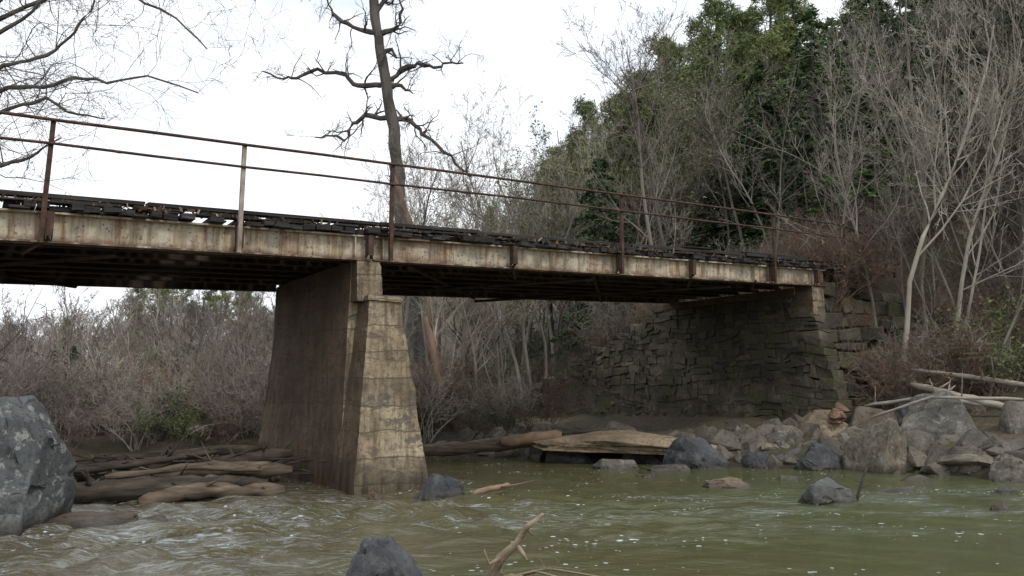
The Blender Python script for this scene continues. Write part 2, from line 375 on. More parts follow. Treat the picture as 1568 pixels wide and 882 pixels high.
b.quads(np.stack([c-a-e,c+a-e,c+a+e,c-a+e],1)); part('deck_leaf_litter',b,[M_deadleaf])
b=B(); bp=B()
posts=[(-2.0,0,0),(.98,.10,-.05),(3.93,.02,0),(6.87,.0,0),(13.05,0,0),(18.9,0,.0),(22.4,.02,0),(25.2,.1,0)]
PR=PN-.33
for i,(s,l,l2) in enumerate(posts):
    z=zb(min(s,22)); t=bp if i==2 else b
    lo=Vector((s-l,PR,z-.02 if s<20 else z+.5)); hi=Vector((s+l2,PR,z+1.97))
    for (dx,dy,wx,wy) in ((0,0,.036,.006),(-.03,.03,.006,.035)):
        q=[(-wx+dx,-wy+dy),(wx+dx,-wy+dy),(wx+dx,wy+dy),(-wx+dx,wy+dy)]
        t.prism([(lo.x+a,lo.y+c_,lo.z) for a,c_ in q],[(hi.x+a,hi.y+c_,hi.z) for a,c_ in q])
part('railing_posts',b,[M_rust]); part('railing_post_pale',bp,[M_postpale])
b=B()
def rail(h,r):
    ss=[-9,-5,-2,-.5,.98,2.4,3.93,5.4,6.87,9.9,13.05,16,18.9,22.4,25.2,29]
    pts=[Vector((s,PR-.03+(0.0 if s<20 else (s-20)**2*.02),zb(min(s,22.4))+h+random.uniform(-.014,.014)+(0 if s<23 else -(s-22.4)*.05))) for s in ss]
    b.tube(pts,[r]*len(pts),7,True)
rail(1.94,.028); rail(1.54,.024)
part('railing_pipes',b,[M_rust],True)
b=B()
for s in (-2,2.5,7,11.5,16,21):
    z=zb(s); b.box(s-.03,s+.03,PF+.3,PF+.36,z+.3,z+.9)
part('far_kerb_posts',b,[M_rust])

# ---------------- pier ----------------
def blk(b,s0,s1,p0,p1,z0,S0_,S1_,P0,P1,z1,nz=1):
    q0=[(s0,p0),(s1,p0),(s1,p1),(s0,p1)]; q1=[(S0_,P0),(S1_,P0),(S1_,P1),(S0_,P1)]
    b.prism([(x,y,z0) for x,y in q0],[(x,y,z1) for x,y in q1])
b=B()
blk(b,5.98,7.86,13.84,15.1,-1.2,6.42,7.09,14.16,15.05,3.62)
blk(b,6.16,7.56,14.9,18.9,-1.2,6.24,6.76,14.66,19.3,zb(6.5)-.0)
blk(b,6.25,6.78,14.36,14.66,3.62,6.25,6.75,14.40,14.657,zb(6.5)-.003)
blk(b,6.0,7.8,18.5,19.95,-1.2,6.36,7.1,18.6,19.6,3.4)
blk(b,6.37,7.14,14.12,15.08,3.622,6.40,7.11,14.15,15.05,3.71)
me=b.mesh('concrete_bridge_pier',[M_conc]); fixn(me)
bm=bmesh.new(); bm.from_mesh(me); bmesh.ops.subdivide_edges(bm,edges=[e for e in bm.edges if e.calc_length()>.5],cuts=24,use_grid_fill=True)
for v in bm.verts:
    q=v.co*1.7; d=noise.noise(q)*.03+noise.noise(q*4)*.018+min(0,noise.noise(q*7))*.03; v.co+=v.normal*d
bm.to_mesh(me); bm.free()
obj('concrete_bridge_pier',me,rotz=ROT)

# ---------------- abutment ----------------
b=B()
def top(p): return float(np.interp(p,[14,20.9,21,28],[5.0,5.0,4.85,2.4]))+.25*noise.noise(Vector((p*.9,0,3)))*(p>21)
z=-.2
while z<5.0:
    h=random.uniform(.11,.32); h=min(h,5.02-z)
    if h<.06: break
    ps=13.6+max(z-1,0)*.245; p=ps
    while p<28.4:
        w=random.choice([random.uniform(.14,.35),random.uniform(.22,.65)])
        if p==ps: w=random.uniform(.4,.8)
        pr=random.uniform(-.06,.04)+(-.03 if p==ps else 0)
        if top(p+w/2)>z+h*.5:
            if random.random()<.3 and w<.5 and h>.2:
                k=random.uniform(.35,.65)*h
                b.box(20.98+pr,21.5,p+.004,p+w-.004,z+.004,z+k-.003,0,.02); b.box(20.98-pr*.7,21.5,p+.004,p+w-.004,z+k+.003,z+h-.004,0,.02)
            else: b.box(20.98+pr,21.5,p+.004,p+w-.004,z+.003,z+h-.003+random.uniform(-.01,.03),0,.03)
        p+=w
    z+=h
b.box(21.05,21.7,14.6,27.8,-.5,2.1); b.box(21.05,21.7,14.66,21,2.1,4.9)
def wob(b,z_top=4.6):
    for i,v in enumerate(b.v):
        x,y,z=v; k=min(1,max(0,(z_top-z)/.6)); q=Vector((x*.5,y*.55,z*.7)); q2=Vector((x,y*1.9,z*2.3))
        b.v[i]=(x+.14*noise.noise(q+Vector((9,0,0)))+.05*noise.noise(q2),y+.1*noise.noise(q2+Vector((0,5,0))),z+k*(.25*noise.noise(q)+.12*noise.noise(q2)))
wob(b)
me=b.mesh('stone_abutment_wall',[M_wall]); fixn(me); o=obj('stone_abutment_wall',me,rotz=ROT); md=o.modifiers.new('b','BEVEL'); md.width=.028; md.segments=2
b=B(); z=.2
while z<4.9:
    h=random.uniform(.22,.55); ps=13.66+max(z-1,0)*.245; s=21.53
    while s<34:
        w=random.uniform(.4,1.5); pr=random.uniform(-.2,.22)
        if z+h<gz(*W(s,15.5))+.5: b.box(s+.01,s+w-.02,ps+pr,ps+.9,z+.01,z+h-.015,0,.06)
        s+=w
    z+=h
wob(b)
me=b.mesh('mossy_stone_wing_wall',[M_wallmoss]); fixn(me); o=obj('mossy_stone_wing_wall',me,rotz=ROT); md=o.modifiers.new('b','BEVEL'); md.width=.05; md.segments=2
b=B(); blk(b,20.9,21.5,14.4,15.0,4.2,20.93,21.5,14.44,15.0,5.06); blk(b,20.88,21.6,15.03,20.6,4.86,20.88,21.6,15.03,20.6,5.06)
me=b.mesh('concrete_bearing_seat',[M_conc]); fixn(me); obj('concrete_bearing_seat',me,rotz=ROT)

# ---------------- rocks ----------------
def hullrock(seed,npts=16,flat=1.0,cuts=6,rough=.035,pts=None):
    r=random.Random(seed); bm=bmesh.new()
    if pts:
        for c in pts: bm.verts.new(Vector(c)+Vector((r.gauss(0,.02),r.gauss(0,.02),r.gauss(0,.02))))
    else:
        for i in range(npts):
            v=Vector((r.gauss(0,1),r.gauss(0,1),r.gauss(0,1))).normalized()*r.uniform(.8,1.05)
            v=Vector((v.x,v.y,max(v.z,-.25))); bm.verts.new(v)
        for c in ((.75,.6,-.3),(-.8,.55,-.3),(.7,-.65,-.3),(-.7,-.7,-.3)): bm.verts.new(Vector(c)*r.uniform(.9,1.1))
    res=bmesh.ops.convex_hull(bm,input=bm.verts)
    bmesh.ops.delete(bm,geom=list({g for g in res['geom_interior']+res['geom_unused'] if isinstance(g,bmesh.types.BMVert)}),context='VERTS')
    bmesh.ops.dissolve_limit(bm,angle_limit=math.radians(14),verts=bm.verts,edges=bm.edges)
    bmesh.ops.bevel(bm,geom=list(bm.edges),offset=.045,segments=2,affect='EDGES',profile=.6)
    bmesh.ops.triangulate(bm,faces=bm.faces)
    if cuts:
        for it in range(cuts):
            L=[e for e in bm.edges if e.calc_length()>.13]
            if not L or len(bm.verts)>4500: break
            bmesh.ops.subdivide_edges(bm,edges=L,cuts=1); bmesh.ops.triangulate(bm,faces=[f for f in bm.faces if len(f.verts)>3])
    off=Vector((seed*3.1,seed*1.7,0)); bm.normal_update()
    for v in bm.verts:
        c=v.co; v.co=c+v.normal*(noise.noise(c*1.8+off)*rough*1.5+noise.noise(c*5+off)*rough+noise.noise(c*12+off)*rough*.5 - (rough*1.1 if noise.noise(Vector((c.x*1.5,c.y*1.5,c.z*7))+off)>.28 else 0))
    return bm
def rockmesh(name,mat,seed,dims,**k):
    bm=hullrock(seed,**k)
    mx=max(abs(v.co.x) for v in bm.verts); my=max(abs(v.co.y) for v in bm.verts); mz=max(v.co.z for v in bm.verts)
    for v in bm.verts: v.co=Vector((v.co.x/mx*dims[0]/2,v.co.y/my*dims[1]/2,v.co.z/mz*dims[2]))
    me=bpy.data.meshes.new(name); bm.to_mesh(me); bm.free(); me.materials.append(mat)
    me.polygons.foreach_set('use_smooth',[True]*len(me.polygons))
    try: me.set_sharp_from_angle(angle=math.radians(24))
    except Exception: pass
    return me
def rock(name,mat,seed,x,y,z,w,d,h,rot=0,tilt=0,**k):
    me=rockmesh(name,mat,seed,(w,d,h),**k); o=obj(name,me,(x,y,z),rot); o.rotation_euler=(tilt*.6,tilt,rot); return o
BP=[(-1,-.8,-.2),(.82,-.85,-.2),(.85,.8,-.2),(-1,.8,-.2),(-1,-.9,.5),(.95,-.7,.3),(1,.5,.4),(-1,.8,.6),(.86,-.5,.62),(.9,.3,.68),(.5,-.55,.93),(.55,.35,.97),(-.2,-.6,1.0),(-.8,-.3,.93),(-.5,.5,.95),(.3,-.95,.35),(-.3,-1,.45),(.1,-.85,.72)]
rock('lichen_boulder',M_boulder,6,-7.65,11.6,-.1,2.5,2.3,1.98,.12,pts=BP,rough=.045)
rock('flat_rock_slab',M_rocktan,5,3.1,22.0,.42,5.9,2.6,.42,-.14,.03,npts=22,rough=.03)
rock('river_boulder',M_rockblue,77,1.6,22.2,-.1,1.5,1.2,.6,.3)
rock('river_boulder',M_rock,78,4.2,22.3,-.1,2.0,1.5,.65,.3)
FP=[(-.85,-.6,-.2),(1,-.6,-.2),(1,.6,-.2),(-.8,.6,-.2),(-.9,-.4,.45),(-.75,.3,.9),(-.35,-.3,1.0),(-.2,.35,.95),(.2,-.55,.7),(.5,.2,.62),(.95,0,.12),(-.6,-.7,.5)]
rock('river_boulder',M_rockblue,91,-1.1,7.6,-.14,.88,.75,.66,.0,pts=FP,rough=.05)
R=[(M_rockblue,11,4.6,20.6,.0,1.7,1.2,.75,-.2,.2),(M_rock,12,8.75,19.5,-.05,1.9,1.5,1.35,.5,.15),(M_rock,13,10.8,20.6,.1,2.6,1.9,1.75,.2,-.15),
 (M_rock,14,13.2,20.2,.1,2.6,1.9,1.75,.2,.1),(M_rock,15,10.7,17.2,-.05,1.6,1.1,.6,.9,.1),(M_rocktan,16,8.5,22.4,.6,1.9,1.2,.8,0,0),
 (M_rock,17,7.2,21.6,.15,1.5,1.0,.75,.4,.3),(M_rock,18,6.2,22.0,.2,1.3,1.0,.8,1.4,.2),(M_rockblue,19,7.6,20.1,.0,1.5,1.0,.6,.7,.2),
 (M_rockblue,20,5.35,13.95,-.08,1.15,.8,.48,.3,.1),(M_rocktan,21,4.35,16.2,-.06,1.3,.8,.24,.1,0),(M_rockblue,22,-1.3,14.5,-.06,1.0,.65,.46,.8,.2),
 (M_rockred,23,7.75,13.0,-.03,.45,.35,.17,.1,0),(M_rocktan,25,-6.0,11.8,-.08,1.7,1.0,.2,0,0),
 (M_rock,26,-7.3,9.8,-.1,1.4,.8,.32,.5,0),(M_rockred,27,-2.35,14.0,-.04,.32,.25,.2,0,0),(M_rock,28,7.0,15.2,-.1,1.2,.6,.2,.2,0),
 (M_rock,29,2.6,20.2,-.05,1.5,.8,.3,.2,0),(M_rock,30,3.8,19.7,-.08,1.3,.7,.22,.1,0),(M_rockblue,31,6.1,20.5,-.05,1.2,.7,.45,2,.2),
 (M_rocktan,32,9.9,18.7,-.05,1.1,.7,.35,1,0),(M_rock,33,13.9,18.4,.1,2.2,1.6,1.1,1,.2),(M_rockblue,34,12.1,18.6,-.05,1.7,1.1,.65,2,.2),
 (M_rocktan,35,9.9,22.2,.7,1.8,1.2,.8,.3,0),(M_rockblue,36,11.2,22.6,1.0,1.7,1.1,.8,.9,.2),(M_rock,37,-8.6,16.2,.0,1.1,.7,.6,.2,0),(M_rocktan,38,-9.2,15.3,.0,1,.7,.45,.2,0),
 (M_rock,39,5.4,21.6,.1,1.1,.9,.6,.6,.2),(M_rock,40,9.0,21.2,.3,1.5,1.1,.7,2.2,.3),(M_rockblue,43,7.0,20.8,.0,1.1,.7,.5,.2,.1),(M_rock,44,12.3,22.0,.9,1.6,1.3,.9,.4,.2),(M_rock,45,-5.2,11.9,-.12,.9,.6,.22,.4,0),(M_rock,46,-8.1,9.0,-.1,1.4,1,.45,.4,0),
 (M_rock,47,6.0,17.6,-.1,.9,.5,.2,.4,0),(M_rocktan,48,8.6,17.2,-.1,1.1,.6,.22,.3,0),(M_rock,49,3.0,18.2,-.1,.8,.4,.17,.1,0),(M_rockblue,50,9.2,15.3,-.1,.8,.5,.22,.7,0)]
for m,sd,x,y,z,w,d,h,r,t in R: rock('river_boulder',m,sd,x,y,z,w,d,h,r,t)
for i,(x,y,z) in enumerate(((8.9,22.0,1.25),(9.05,22.1,1.42),(8.75,22.1,1.1))): rock('red_rock',M_rockred,41+i*7,x,y,z,.55,.4,.2,.3+i)
protos=[rockmesh('t',M_stones,60+i,(1,1,.55),cuts=1,npts=12) for i in range(5)]
PV=[np.array([v.co[:] for v in p.vertices]) for p in protos]; PF_=[[tuple(q.vertices) for q in p.polygons] for p in protos]
b=B(); 
for i in range(480):
    x=random.uniform(3.0,15); y=float(np.interp(x,[1,5,9,11,14,20],[23.2,20.9,19.4,16.9,13,8]))+random.uniform(-.6,5.2)*random.random()**.5
    if random.random()<.2: x=random.uniform(-3,3); y=random.uniform(23.3,26)
    if random.random()<.12: x=random.uniform(-11,-5); y=random.uniform(14.5,18); 
    g=gz(x,y)-.03 
    if x<-3: g=random.uniform(-.1,.15)
    s=random.uniform(.15,.4) if random.random()<.6 else random.uniform(.45,.95)
    if .8231*x+.5679*y>20.6: continue
    k=random.randrange(5); th=random.uniform(0,6.3); c,sn=math.cos(th),math.sin(th)
    v=PV[k]*np.array([s*random.uniform(.8,1.7),s,s*random.uniform(.5,1.1)])
    v=v@np.array([[c,sn,0],[-sn,c,0],[0,0,1]])+np.array([x,y,g])
    base=len(b.v); b.v+=v.tolist(); b.f+=[tuple(base+q for q in f) for f in PF_[k]]; b.m+=[0]*len(PF_[k])
obj('river_stones',b.mesh('river_stones',[M_stones]))

# ---------------- logs ----------------
def log(name,mat,pts,r0,r1,stubs=3,k=10):
    b=B(); P=[Vector(p) for p in pts]; fine=[]; 
    for i in range(len(P)-1):
        for t in range(6): fine.append(P[i].lerp(P[i+1],t/6)+Vector((random.gauss(0,1),random.gauss(0,1),random.gauss(0,1)))*r0*.07)
    fine.append(P[-1]); n=len(fine)
    b.tube(fine,[(r0+(r1-r0)*i/(n-1))*random.uniform(.86,1.1)*(.6 if i in (0,n-1) else 1) for i in range(n)],k,True)
    for i in range(stubs):
        q=random.choice(fine[1:-1]); d=Vector((random.gauss(0,1),random.gauss(0,1),abs(random.gauss(0,1))*.6)).normalized()
        L=random.uniform(.2,.7); b.tube([q,q+d*L*.5,q+d*L+Vector((0,0,.05))],[r1*.4,r1*.28,r1*.1],5,True)
    for i in range(len(b.v)):
        v=Vector(b.v[i]); d=noise.noise(v*3)*.25*r0; b.v[i]=(v.x+d,v.y+d*.5,v.z+noise.noise(v*5)*.25*r0)
    return obj(name,b.mesh(name,[mat],True))
log('fallen_log',M_log,[(-3.6,22.6,.2),(-1.6,22.7,.3),(.2,22.6,.5),(1.1,22.5,.68)],.17,.2,1)
log('cut_log',M_logred,[(-.3,22.35,.52),(.6,22.2,.62),(1.35,22.1,.72)],.15,.18,0)
log('thin_log',M_logdark,[(1.2,23.0,.72),(2.2,22.9,.78),(3.0,22.9,.74)],.06,.05,1)
log('driftwood_log',M_logpale,[(11.0,22.1,2.1),(11.9,21.3,1.75),(13.2,20.4,1.3)],.1,.12,3)
log('driftwood_log',M_logpale,[(11.1,22.3,2.5),(12.4,21.8,2.3),(14.2,21.2,1.95)],.05,.08,3)
log('driftwood_log',M_logpale,[(9.9,22.6,1.5),(11.2,21.6,1.75),(12.3,21.0,1.55)],.045,.07,2)
log('driftwood_log',M_logpale,[(9.4,21.2,1.2),(10.6,20.3,1.75),(12.4,19.5,1.7)],.03,.05,3)
LJ=[((-7.9,13.6,.12),(-6.4,14.1,.2),(-5.0,15.0,.2),.22,.15,0),((-8.6,15.2,.3),(-6.5,15.6,.4),(-4.5,16.6,.62),.15,.12,0),((-6.6,15.0,.3),(-5.6,15.3,.42),(-4.3,15.9,.35),.17,.14,1),
 ((-6.3,13.8,.02),(-5.5,14.2,.15),(-4.2,15.0,.05),.15,.12,1),((-8.0,14.5,.45),(-6.9,15.0,.55),(-5.8,15.9,.7),.09,.06,0),((-9.5,16,.3),(-7.6,16.6,.5),(-5.5,17.9,.65),.14,.1,1),((-7.2,14.4,.1),(-6.0,14.9,.2),(-4.6,15.4,.15),.14,.1,0),((-7.0,14.0,.4),(-5.9,14.9,.48),(-4.7,15.3,.4),.06,.04,1)]
for i,(p,q,r,a,c,mm) in enumerate(LJ): log('driftwood_log',[M_logdark,M_log][mm],[p,q,r],a,c,4,12)
rj=random.Random(31)
b=B()
for i in range(80):
    t=rj.random(); x=-8.8+4.6*t+rj.gauss(0,.3); y=14.2+1.8*t+abs(rj.gauss(0,.9)); z=.1+rj.random()*.55
    a=rj.gauss(.5,.8); L=rj.uniform(.3,1.3); d=Vector((math.cos(a),math.sin(a),rj.gauss(0,.2)))*L/2; c=Vector((x,y,z)); rr_=rj.uniform(.01,.035)
    b.tube([c-d,c+Vector((rj.gauss(0,.05),0,rj.gauss(0,.06))),c+d],[rr_,rr_*.8,rr_*.4],5,True)
obj('driftwood_debris',b.mesh('driftwood_debris',[M_logdark]))

# ---------------- trees ----------------
def rv(r): return Vector((r.gauss(0,1),r.gauss(0,1),r.gauss(0,1)))
def grow(b,r,p,d,L,rad,lvl,maxl,upb=.12,wig=.16,nch=(9,6,5,4),rmin=.004,ratio=.5,tipr=.25):
    ns=max(3,[9,6,4,3,3][min(lvl,4)]); pts=[p.copy()]; dd=d.copy()
    for i in range(ns):
        dd=(dd+rv(r)*wig+Vector((0,0,upb))).normalized(); pts.append(pts[-1]+dd*(L/ns))
    rads=[max(rmin,rad*(1-(1-tipr)*i/ns)) for i in range(ns+1)]
    b.tube(pts,rads,[7,5,4,3,3][min(lvl,4)])
    if lvl>=maxl: return
    k=nch[min(lvl,len(nch)-1)]
    for c in range(k):
        t=r.uniform(.3 if lvl==0 else .15,1.0)*ns; i=min(int(t),ns-1); q=pts[i].lerp(pts[i+1],t-i)
        ax=(pts[i+1]-pts[i]).normalized(); side=rv(r); side=(side-ax*side.dot(ax)).normalized()
        ang=r.uniform(.45,1.1); nd=(ax*math.cos(ang)+side*math.sin(ang)).normalized()
        fr=t/ns
        grow(b,r,q,nd,L*ratio*r.uniform(.6,1.15)*(1.15-.55*fr),max(rmin,rads[i]*r.uniform(.35,.55)),lvl+1,maxl,upb,wig*1.15,nch,rmin,ratio,tipr)
def leafq(r_,c,size,flat=.5,asp=.45):
    n=len(c); a=r_.normal(size=(n,3)); a[:,2]*=flat; a/=np.linalg.norm(a,axis=1)[:,None]
    e=r_.normal(size=(n,3)); e=np.cross(a,e); e/=np.linalg.norm(e,axis=1)[:,None]
    s=size*r_.uniform(.6,1.4,(n,1)); return np.stack([c-a*s,c-e*s*asp,c+a*s,c+e*s*asp],1)
def bare(seed,H=10,rad=.085,maxl=4,nch=(13,6,5,3),upb=.1,wig=.1,mat=M_bark,rmin=.005,ratio=.46,lean=.06,buds=0,bl=None):
    r=random.Random(seed); b=B(); d=Vector((r.gauss(0,lean),r.gauss(0,lean),1)).normalized()
    grow(b,r,Vector((0,0,-.3)),d,H,rad,0,maxl,upb,wig,nch,rmin,ratio)
    if buds:
        q=np.random.default_rng(seed); vv=np.array(b.v); vv=vv[vv[:,2]>H*.3]; c=vv[q.integers(0,len(vv),buds)]+q.normal(0,.08,(buds,3)); b.mi=1; b.quads(leafq(q,c,.05,.8,.5))
    return b.mesh('bare_tree',[mat]+([bl] if bl else []))
bares=[bare(100+i,mat=[M_bark,M_barkpale,M_bark][i%3],nch=[(13,6,5,3),(16,6,4,3),(11,7,5,3)][i%3],rad=[.1,.07,.085][i%3]) for i in range(6)]
saps=[bare(150+i,H=8,rad=.04,maxl=3,nch=(14,7,5),mat=[M_barkpale,M_bark][i%2],rmin=.004,ratio=.36,wig=.07) for i in range(4)]
spring=[bare(170+i,H=9,rad=.07,maxl=3,nch=(16,8,6),mat=M_bark,rmin=.005,ratio=.42,buds=2200,bl=M_leafpine) for i in range(2)]
fars=[bare(200+i,H=9,rad=.1,maxl=3,nch=(20,9,7),mat=[M_twigfar,M_twiggreen,M_twigfar,M_twiggrey,M_bark][i],rmin=.012,ratio=.4) for i in range(5)]
tallfar=[bare(230+i,H=9,rad=.09,maxl=3,nch=(13,7,6),mat=[M_barkpale,M_bark,M_twigfar][i],rmin=.009,ratio=.36) for i in range(3)]
def hemlock(seed,H=14):
    r=random.Random(seed); q=np.random.default_rng(seed); b=B()
    b.tube([Vector((0,0,-.3)),Vector((.05,.05,H*.5)),Vector((0,.1,H))],[.2,.12,.02],7); b.mi=1
    C=[]
    nb=105
    for i in range(nb):
        h=H*(.06+.92*(i/nb)**.9); R=(1-h/H)**.75*H*.26*r.uniform(.35,1.25)+.25; th=r.uniform(0,6.283)
        d=Vector((math.cos(th),math.sin(th),r.uniform(-.1,.25)))
        b.mi=0; b.tube([Vector((0,0,h)),Vector((0,0,h))+d*R*.6,Vector((0,0,h))+d*R+Vector((0,0,-.18*R))],[.03,.02,.008],3); b.mi=1
        m=int(20+R*28); t=q.uniform(.12,1,m)**.8; sp=q.normal(0,.12+.09*R,(m,))*(1-.5*t)
        x=np.stack([math.cos(th)*R*t-math.sin(th)*sp, math.sin(th)*R*t+math.cos(th)*sp, h+d.z*R*t-.28*R*t*t+q.normal(0,.06,m)],-1); C.append(x)
    c=np.concatenate(C); b.quads(leafq(q,c,.15,.4,.38)); return b.mesh('evergreen_tree',[M_barkdark,M_leafdark])
def pine(seed,H=16):
    r=random.Random(seed); q=np.random.default_rng(seed); b=B()
    top=Vector((r.gauss(0,.4),r.gauss(0,.4),H)); b.tube([Vector((0,0,-.3)),top*.5+Vector((.1,0,0)),top],[.18,.13,.03],7); C=[]
    for i in range(46):
        f=.38+.61*r.random(); o=top*f; th=r.uniform(0,6.283); R=(1.05-f)**.6*H*.22*r.uniform(.4,1.15)
        e=o+Vector((math.cos(th)*R,math.sin(th)*R,r.uniform(.0,.45)*R)); mid=o.lerp(e,.5)+Vector((0,0,-.1*R))
        b.mi=0; b.tube([o,mid,e],[.05,.03,.012],4)
        for k in range(8):
            t=r.uniform(.35,1.05); c=o.lerp(e,t)+rv(r)*.26; C.append(np.array(c)+q.normal(0,.13,(24,3)))
            b.tube([o.lerp(e,max(t-.2,.2)),c],[.012,.006],3)
    b.mi=1; b.quads(leafq(q,np.concatenate(C),.2,1,.13)); return b.mesh('pine_tree',[M_bark,M_leafpine])
hem=[hemlock(300+i) for i in range(3)]; pines=[pine(320+i) for i in range(4)]
def shrub(seed,mat=M_bark,leaf=None,nst=12,H=2.2,nleaf=0,maxl=2,nch=(7,4,3),ls=.05):
    r=random.Random(seed); q=np.random.default_rng(seed); b=B()
    for i in range(nst):
        th=r.uniform(0,6.283); sp=r.uniform(.15,.9); d=Vector((math.cos(th)*sp,math.sin(th)*sp,1)).normalized()
        grow(b,r,Vector((math.cos(th)*.3*r.random(),math.sin(th)*.3*r.random(),-.1)),d,H*r.uniform(.5,1.1),.016,0,maxl,.03,.2,nch,.004,.5)
    if leaf and nleaf:
        vv=np.array(b.v); vv=vv[vv[:,2]>.3]; c=vv[q.integers(0,len(vv),nleaf)]+q.normal(0,.08,(nleaf,3)); b.mi=1; b.quads(leafq(q,c,ls,.8,.5))
    return b.mesh('shrub',[mat]+([leaf] if leaf else []))
sh_bare=[shrub(400+i,nch=(9,5,3),nst=14) for i in range(2)]; sh_red=[shrub(410+i,M_shrubred,M_deadleaf,18,2.4,160,nch=(9,5,3)) for i in range(2)]
sh_green=[shrub(420+i,M_bark,M_leafbush,13,2.0,1300,nch=(8,4,3)) for i in range(2)]; sh_pale=[shrub(430,M_barkpale,None,13,2.4,nch=(9,5,3))]
sh_far=[shrub(440+i,M_twigfar,None,16,2.2,nch=(9,5,3)) for i in range(2)]
def put(name,me,x,y,s,z=None,tilt=0,zadd=0):
    o=obj(name,me,(x,y,(gz(x,y) if z is None else z)+zadd),random.uniform(0,6.28),s*random.uniform(.92,1.08))
    o.rotation_euler=(random.gauss(0,tilt),random.gauss(0,tilt),o.rotation_euler[2]); return o
rr=random.Random(55)
def SP(x,y): return .8231*x+.5679*y, -.5679*x+.8231*y
n=0
while n<115:
    x=rr.uniform(3,52); y=rr.uniform(23,75); s,p=SP(x,y)
    if s<22.8 or (13<p<21 and s<26) or x/y>.85: continue
    k=rr.random()
    if x/y<.12 and y<40: continue
    if k<.2: put('bare_tree',rr.choice(bares),x,y,rr.uniform(.85,1.35),tilt=.09)
    elif k<.42: put('sapling',rr.choice(saps),x,y,rr.uniform(.8,1.5),tilt=.12)
    elif k<.8:
        if y>29: put('evergreen_tree',rr.choice(hem),x,y,rr.uniform(.5,1.0),tilt=.03)
        else: continue
    elif y>42: put('pine_tree',rr.choice(pines),x,y,rr.uniform(.8,1.15),tilt=.04)
    n+=1
for i in range(90):
    x=rr.uniform(12,70); y=rr.uniform(38,80)
    if x/y<.2 or x/y>.85: continue
    put('evergreen_tree',rr.choice(hem),x,y,rr.uniform(.85,1.35),tilt=.03)
for x,y,s in ((13.5,44,.75),(15,47,.8),(12,46,.6),(17,43,.8),(11.5,52,.8),(20,41,.9),(23,40,.9),(9.5,44,.5),(7.5,46,.55),(12.5,40,.55),(18,38,.75),(5,50,.5),(10,41,.45),(14.5,38,.65),(16,36,.6),(21,37,.9),(24,36,1.0),(27,38,1.1),(19.5,34,.75),(23,33,.85),(26,34,1.0),(13.3,42,.7),(11.6,43,.6),(13.2,36,.5),(17.5,33,.6),(20.5,31,.65),(22,30,.7)): put('evergreen_tree',hem[int(x)%3],x,y,s)
for x,y,s in ((9.2,50,.95),(12.5,55,1.1),(15.5,52,1.15),(6,56,.9),(18,56,1.2),(3,60,.85),(10,62,1.1),(-1,62,.72),(-5.5,60,.66),(14,48,1.0),(11,47,.95),(7.5,52,.85),(17,50,1.1),(20,52,1.2),(1,56,.7),(4.5,62,.9),(22,48,1.0),(-3.5,56,.62),(8.2,44,.8),(12.5,49,1.05),(5.2,48,.75),(15,56,1.3),(19,58,1.35),(12,60,1.25)): put('pine_tree',pines[int(y)%4],x,y,s)
for i in range(30):
    x=rr.uniform(-5,15); y=rr.uniform(36,58); put('budding_tree',rr.choice(spring),x,y,rr.uniform(.9,1.25)*(1.15 if x>0 else .95),tilt=.06)
n=0
while n<60:
    x=rr.uniform(-9,13); y=rr.uniform(36,66); 
    hmax=1.35 if x/y>0 else (1.1 if x/y>-.12 else .8)
    if n%2: put('bare_tree',rr.choice(bares),x,y,rr.uniform(.6,1)*hmax,tilt=.06)
    else: put('sapling',rr.choice(saps),x,y,rr.uniform(.9,1.5)*hmax,tilt=.06)
    n+=1
for x,y,s in ((1.0,38,1.45),(2.2,40,1.5),(.3,42,1.5),(3.5,41,1.45),(5,40,1.3)): put('bare_tree',bares[1],x,y,s,tilt=.04)
for x,y,s in ((-7.5,36,1.1),(-9.5,40,1.15),(-5.5,38,1.2)): put('bare_tree',bares[1],x,y,s,tilt=.05)
# left far trees
for i in range(300):
    y=rr.uniform(30,105); t=rr.uniform(-.8,-.12); x=t*y
    if gz(x,y)<.2: continue
    k=float(np.interp(t,[-.65,-.3],[.095,.128]))
    put('distant_bare_tree',rr.choice(fars),x,y,max(.32,(k*y+1.6-gz(x,y))/9.6*rr.uniform(.55,1.05)),tilt=.05)
for i in range(90):
    y=rr.uniform(29,65); t=rr.uniform(-.75,-.18); x=t*y
    if gz(x,y)<.2: continue
    k=float(np.interp(t,[-.65,-.3],[.112,.145]))
    put('bare_tree',rr.choice(tallfar),x,y,(k*y+1.6-gz(x,y))/9.2*rr.uniform(.8,1.15),tilt=.07)
for x,y,s in ((-41,92,.9),(-38.5,90,.96),(-36,94,.84),(-34,92,.9),(-29,88,.8),(-45,95,.8),(-31,90,.76)): put('pine_tree',pines[int(-x)%4],x,y,s*.95)
for x,y,s in ((-24,62,.46),(-19,60,.5),(-27,66,.48),(-16,55,.42),(-33,70,.52),(-13.5,50,.42),(-37,66,.45)): put('pine_tree',pines[int(-x)%4],x,y,s)
for i in range(240):
    y=rr.uniform(25.2,60) if i%3==0 else rr.uniform(24.8,30); x=rr.uniform(-.75,-.1)*y
    if gz(x,y)<.05: continue
    k=rr.random()
    put('green_shrub' if k<.12 else 'bare_shrub',rr.choice(sh_green if k<.12 else sh_bare+sh_pale+sh_far+sh_far+sh_red[:1]),x,y,rr.uniform(.45,1.0) if k<.12 else rr.uniform(.6,1.25))
for i in range(14):
    y=rr.uniform(30,60); x=rr.uniform(-.7,-.15)*y; put('evergreen_tree',rr.choice(hem),x,y,rr.uniform(.16,.32)*y/45)
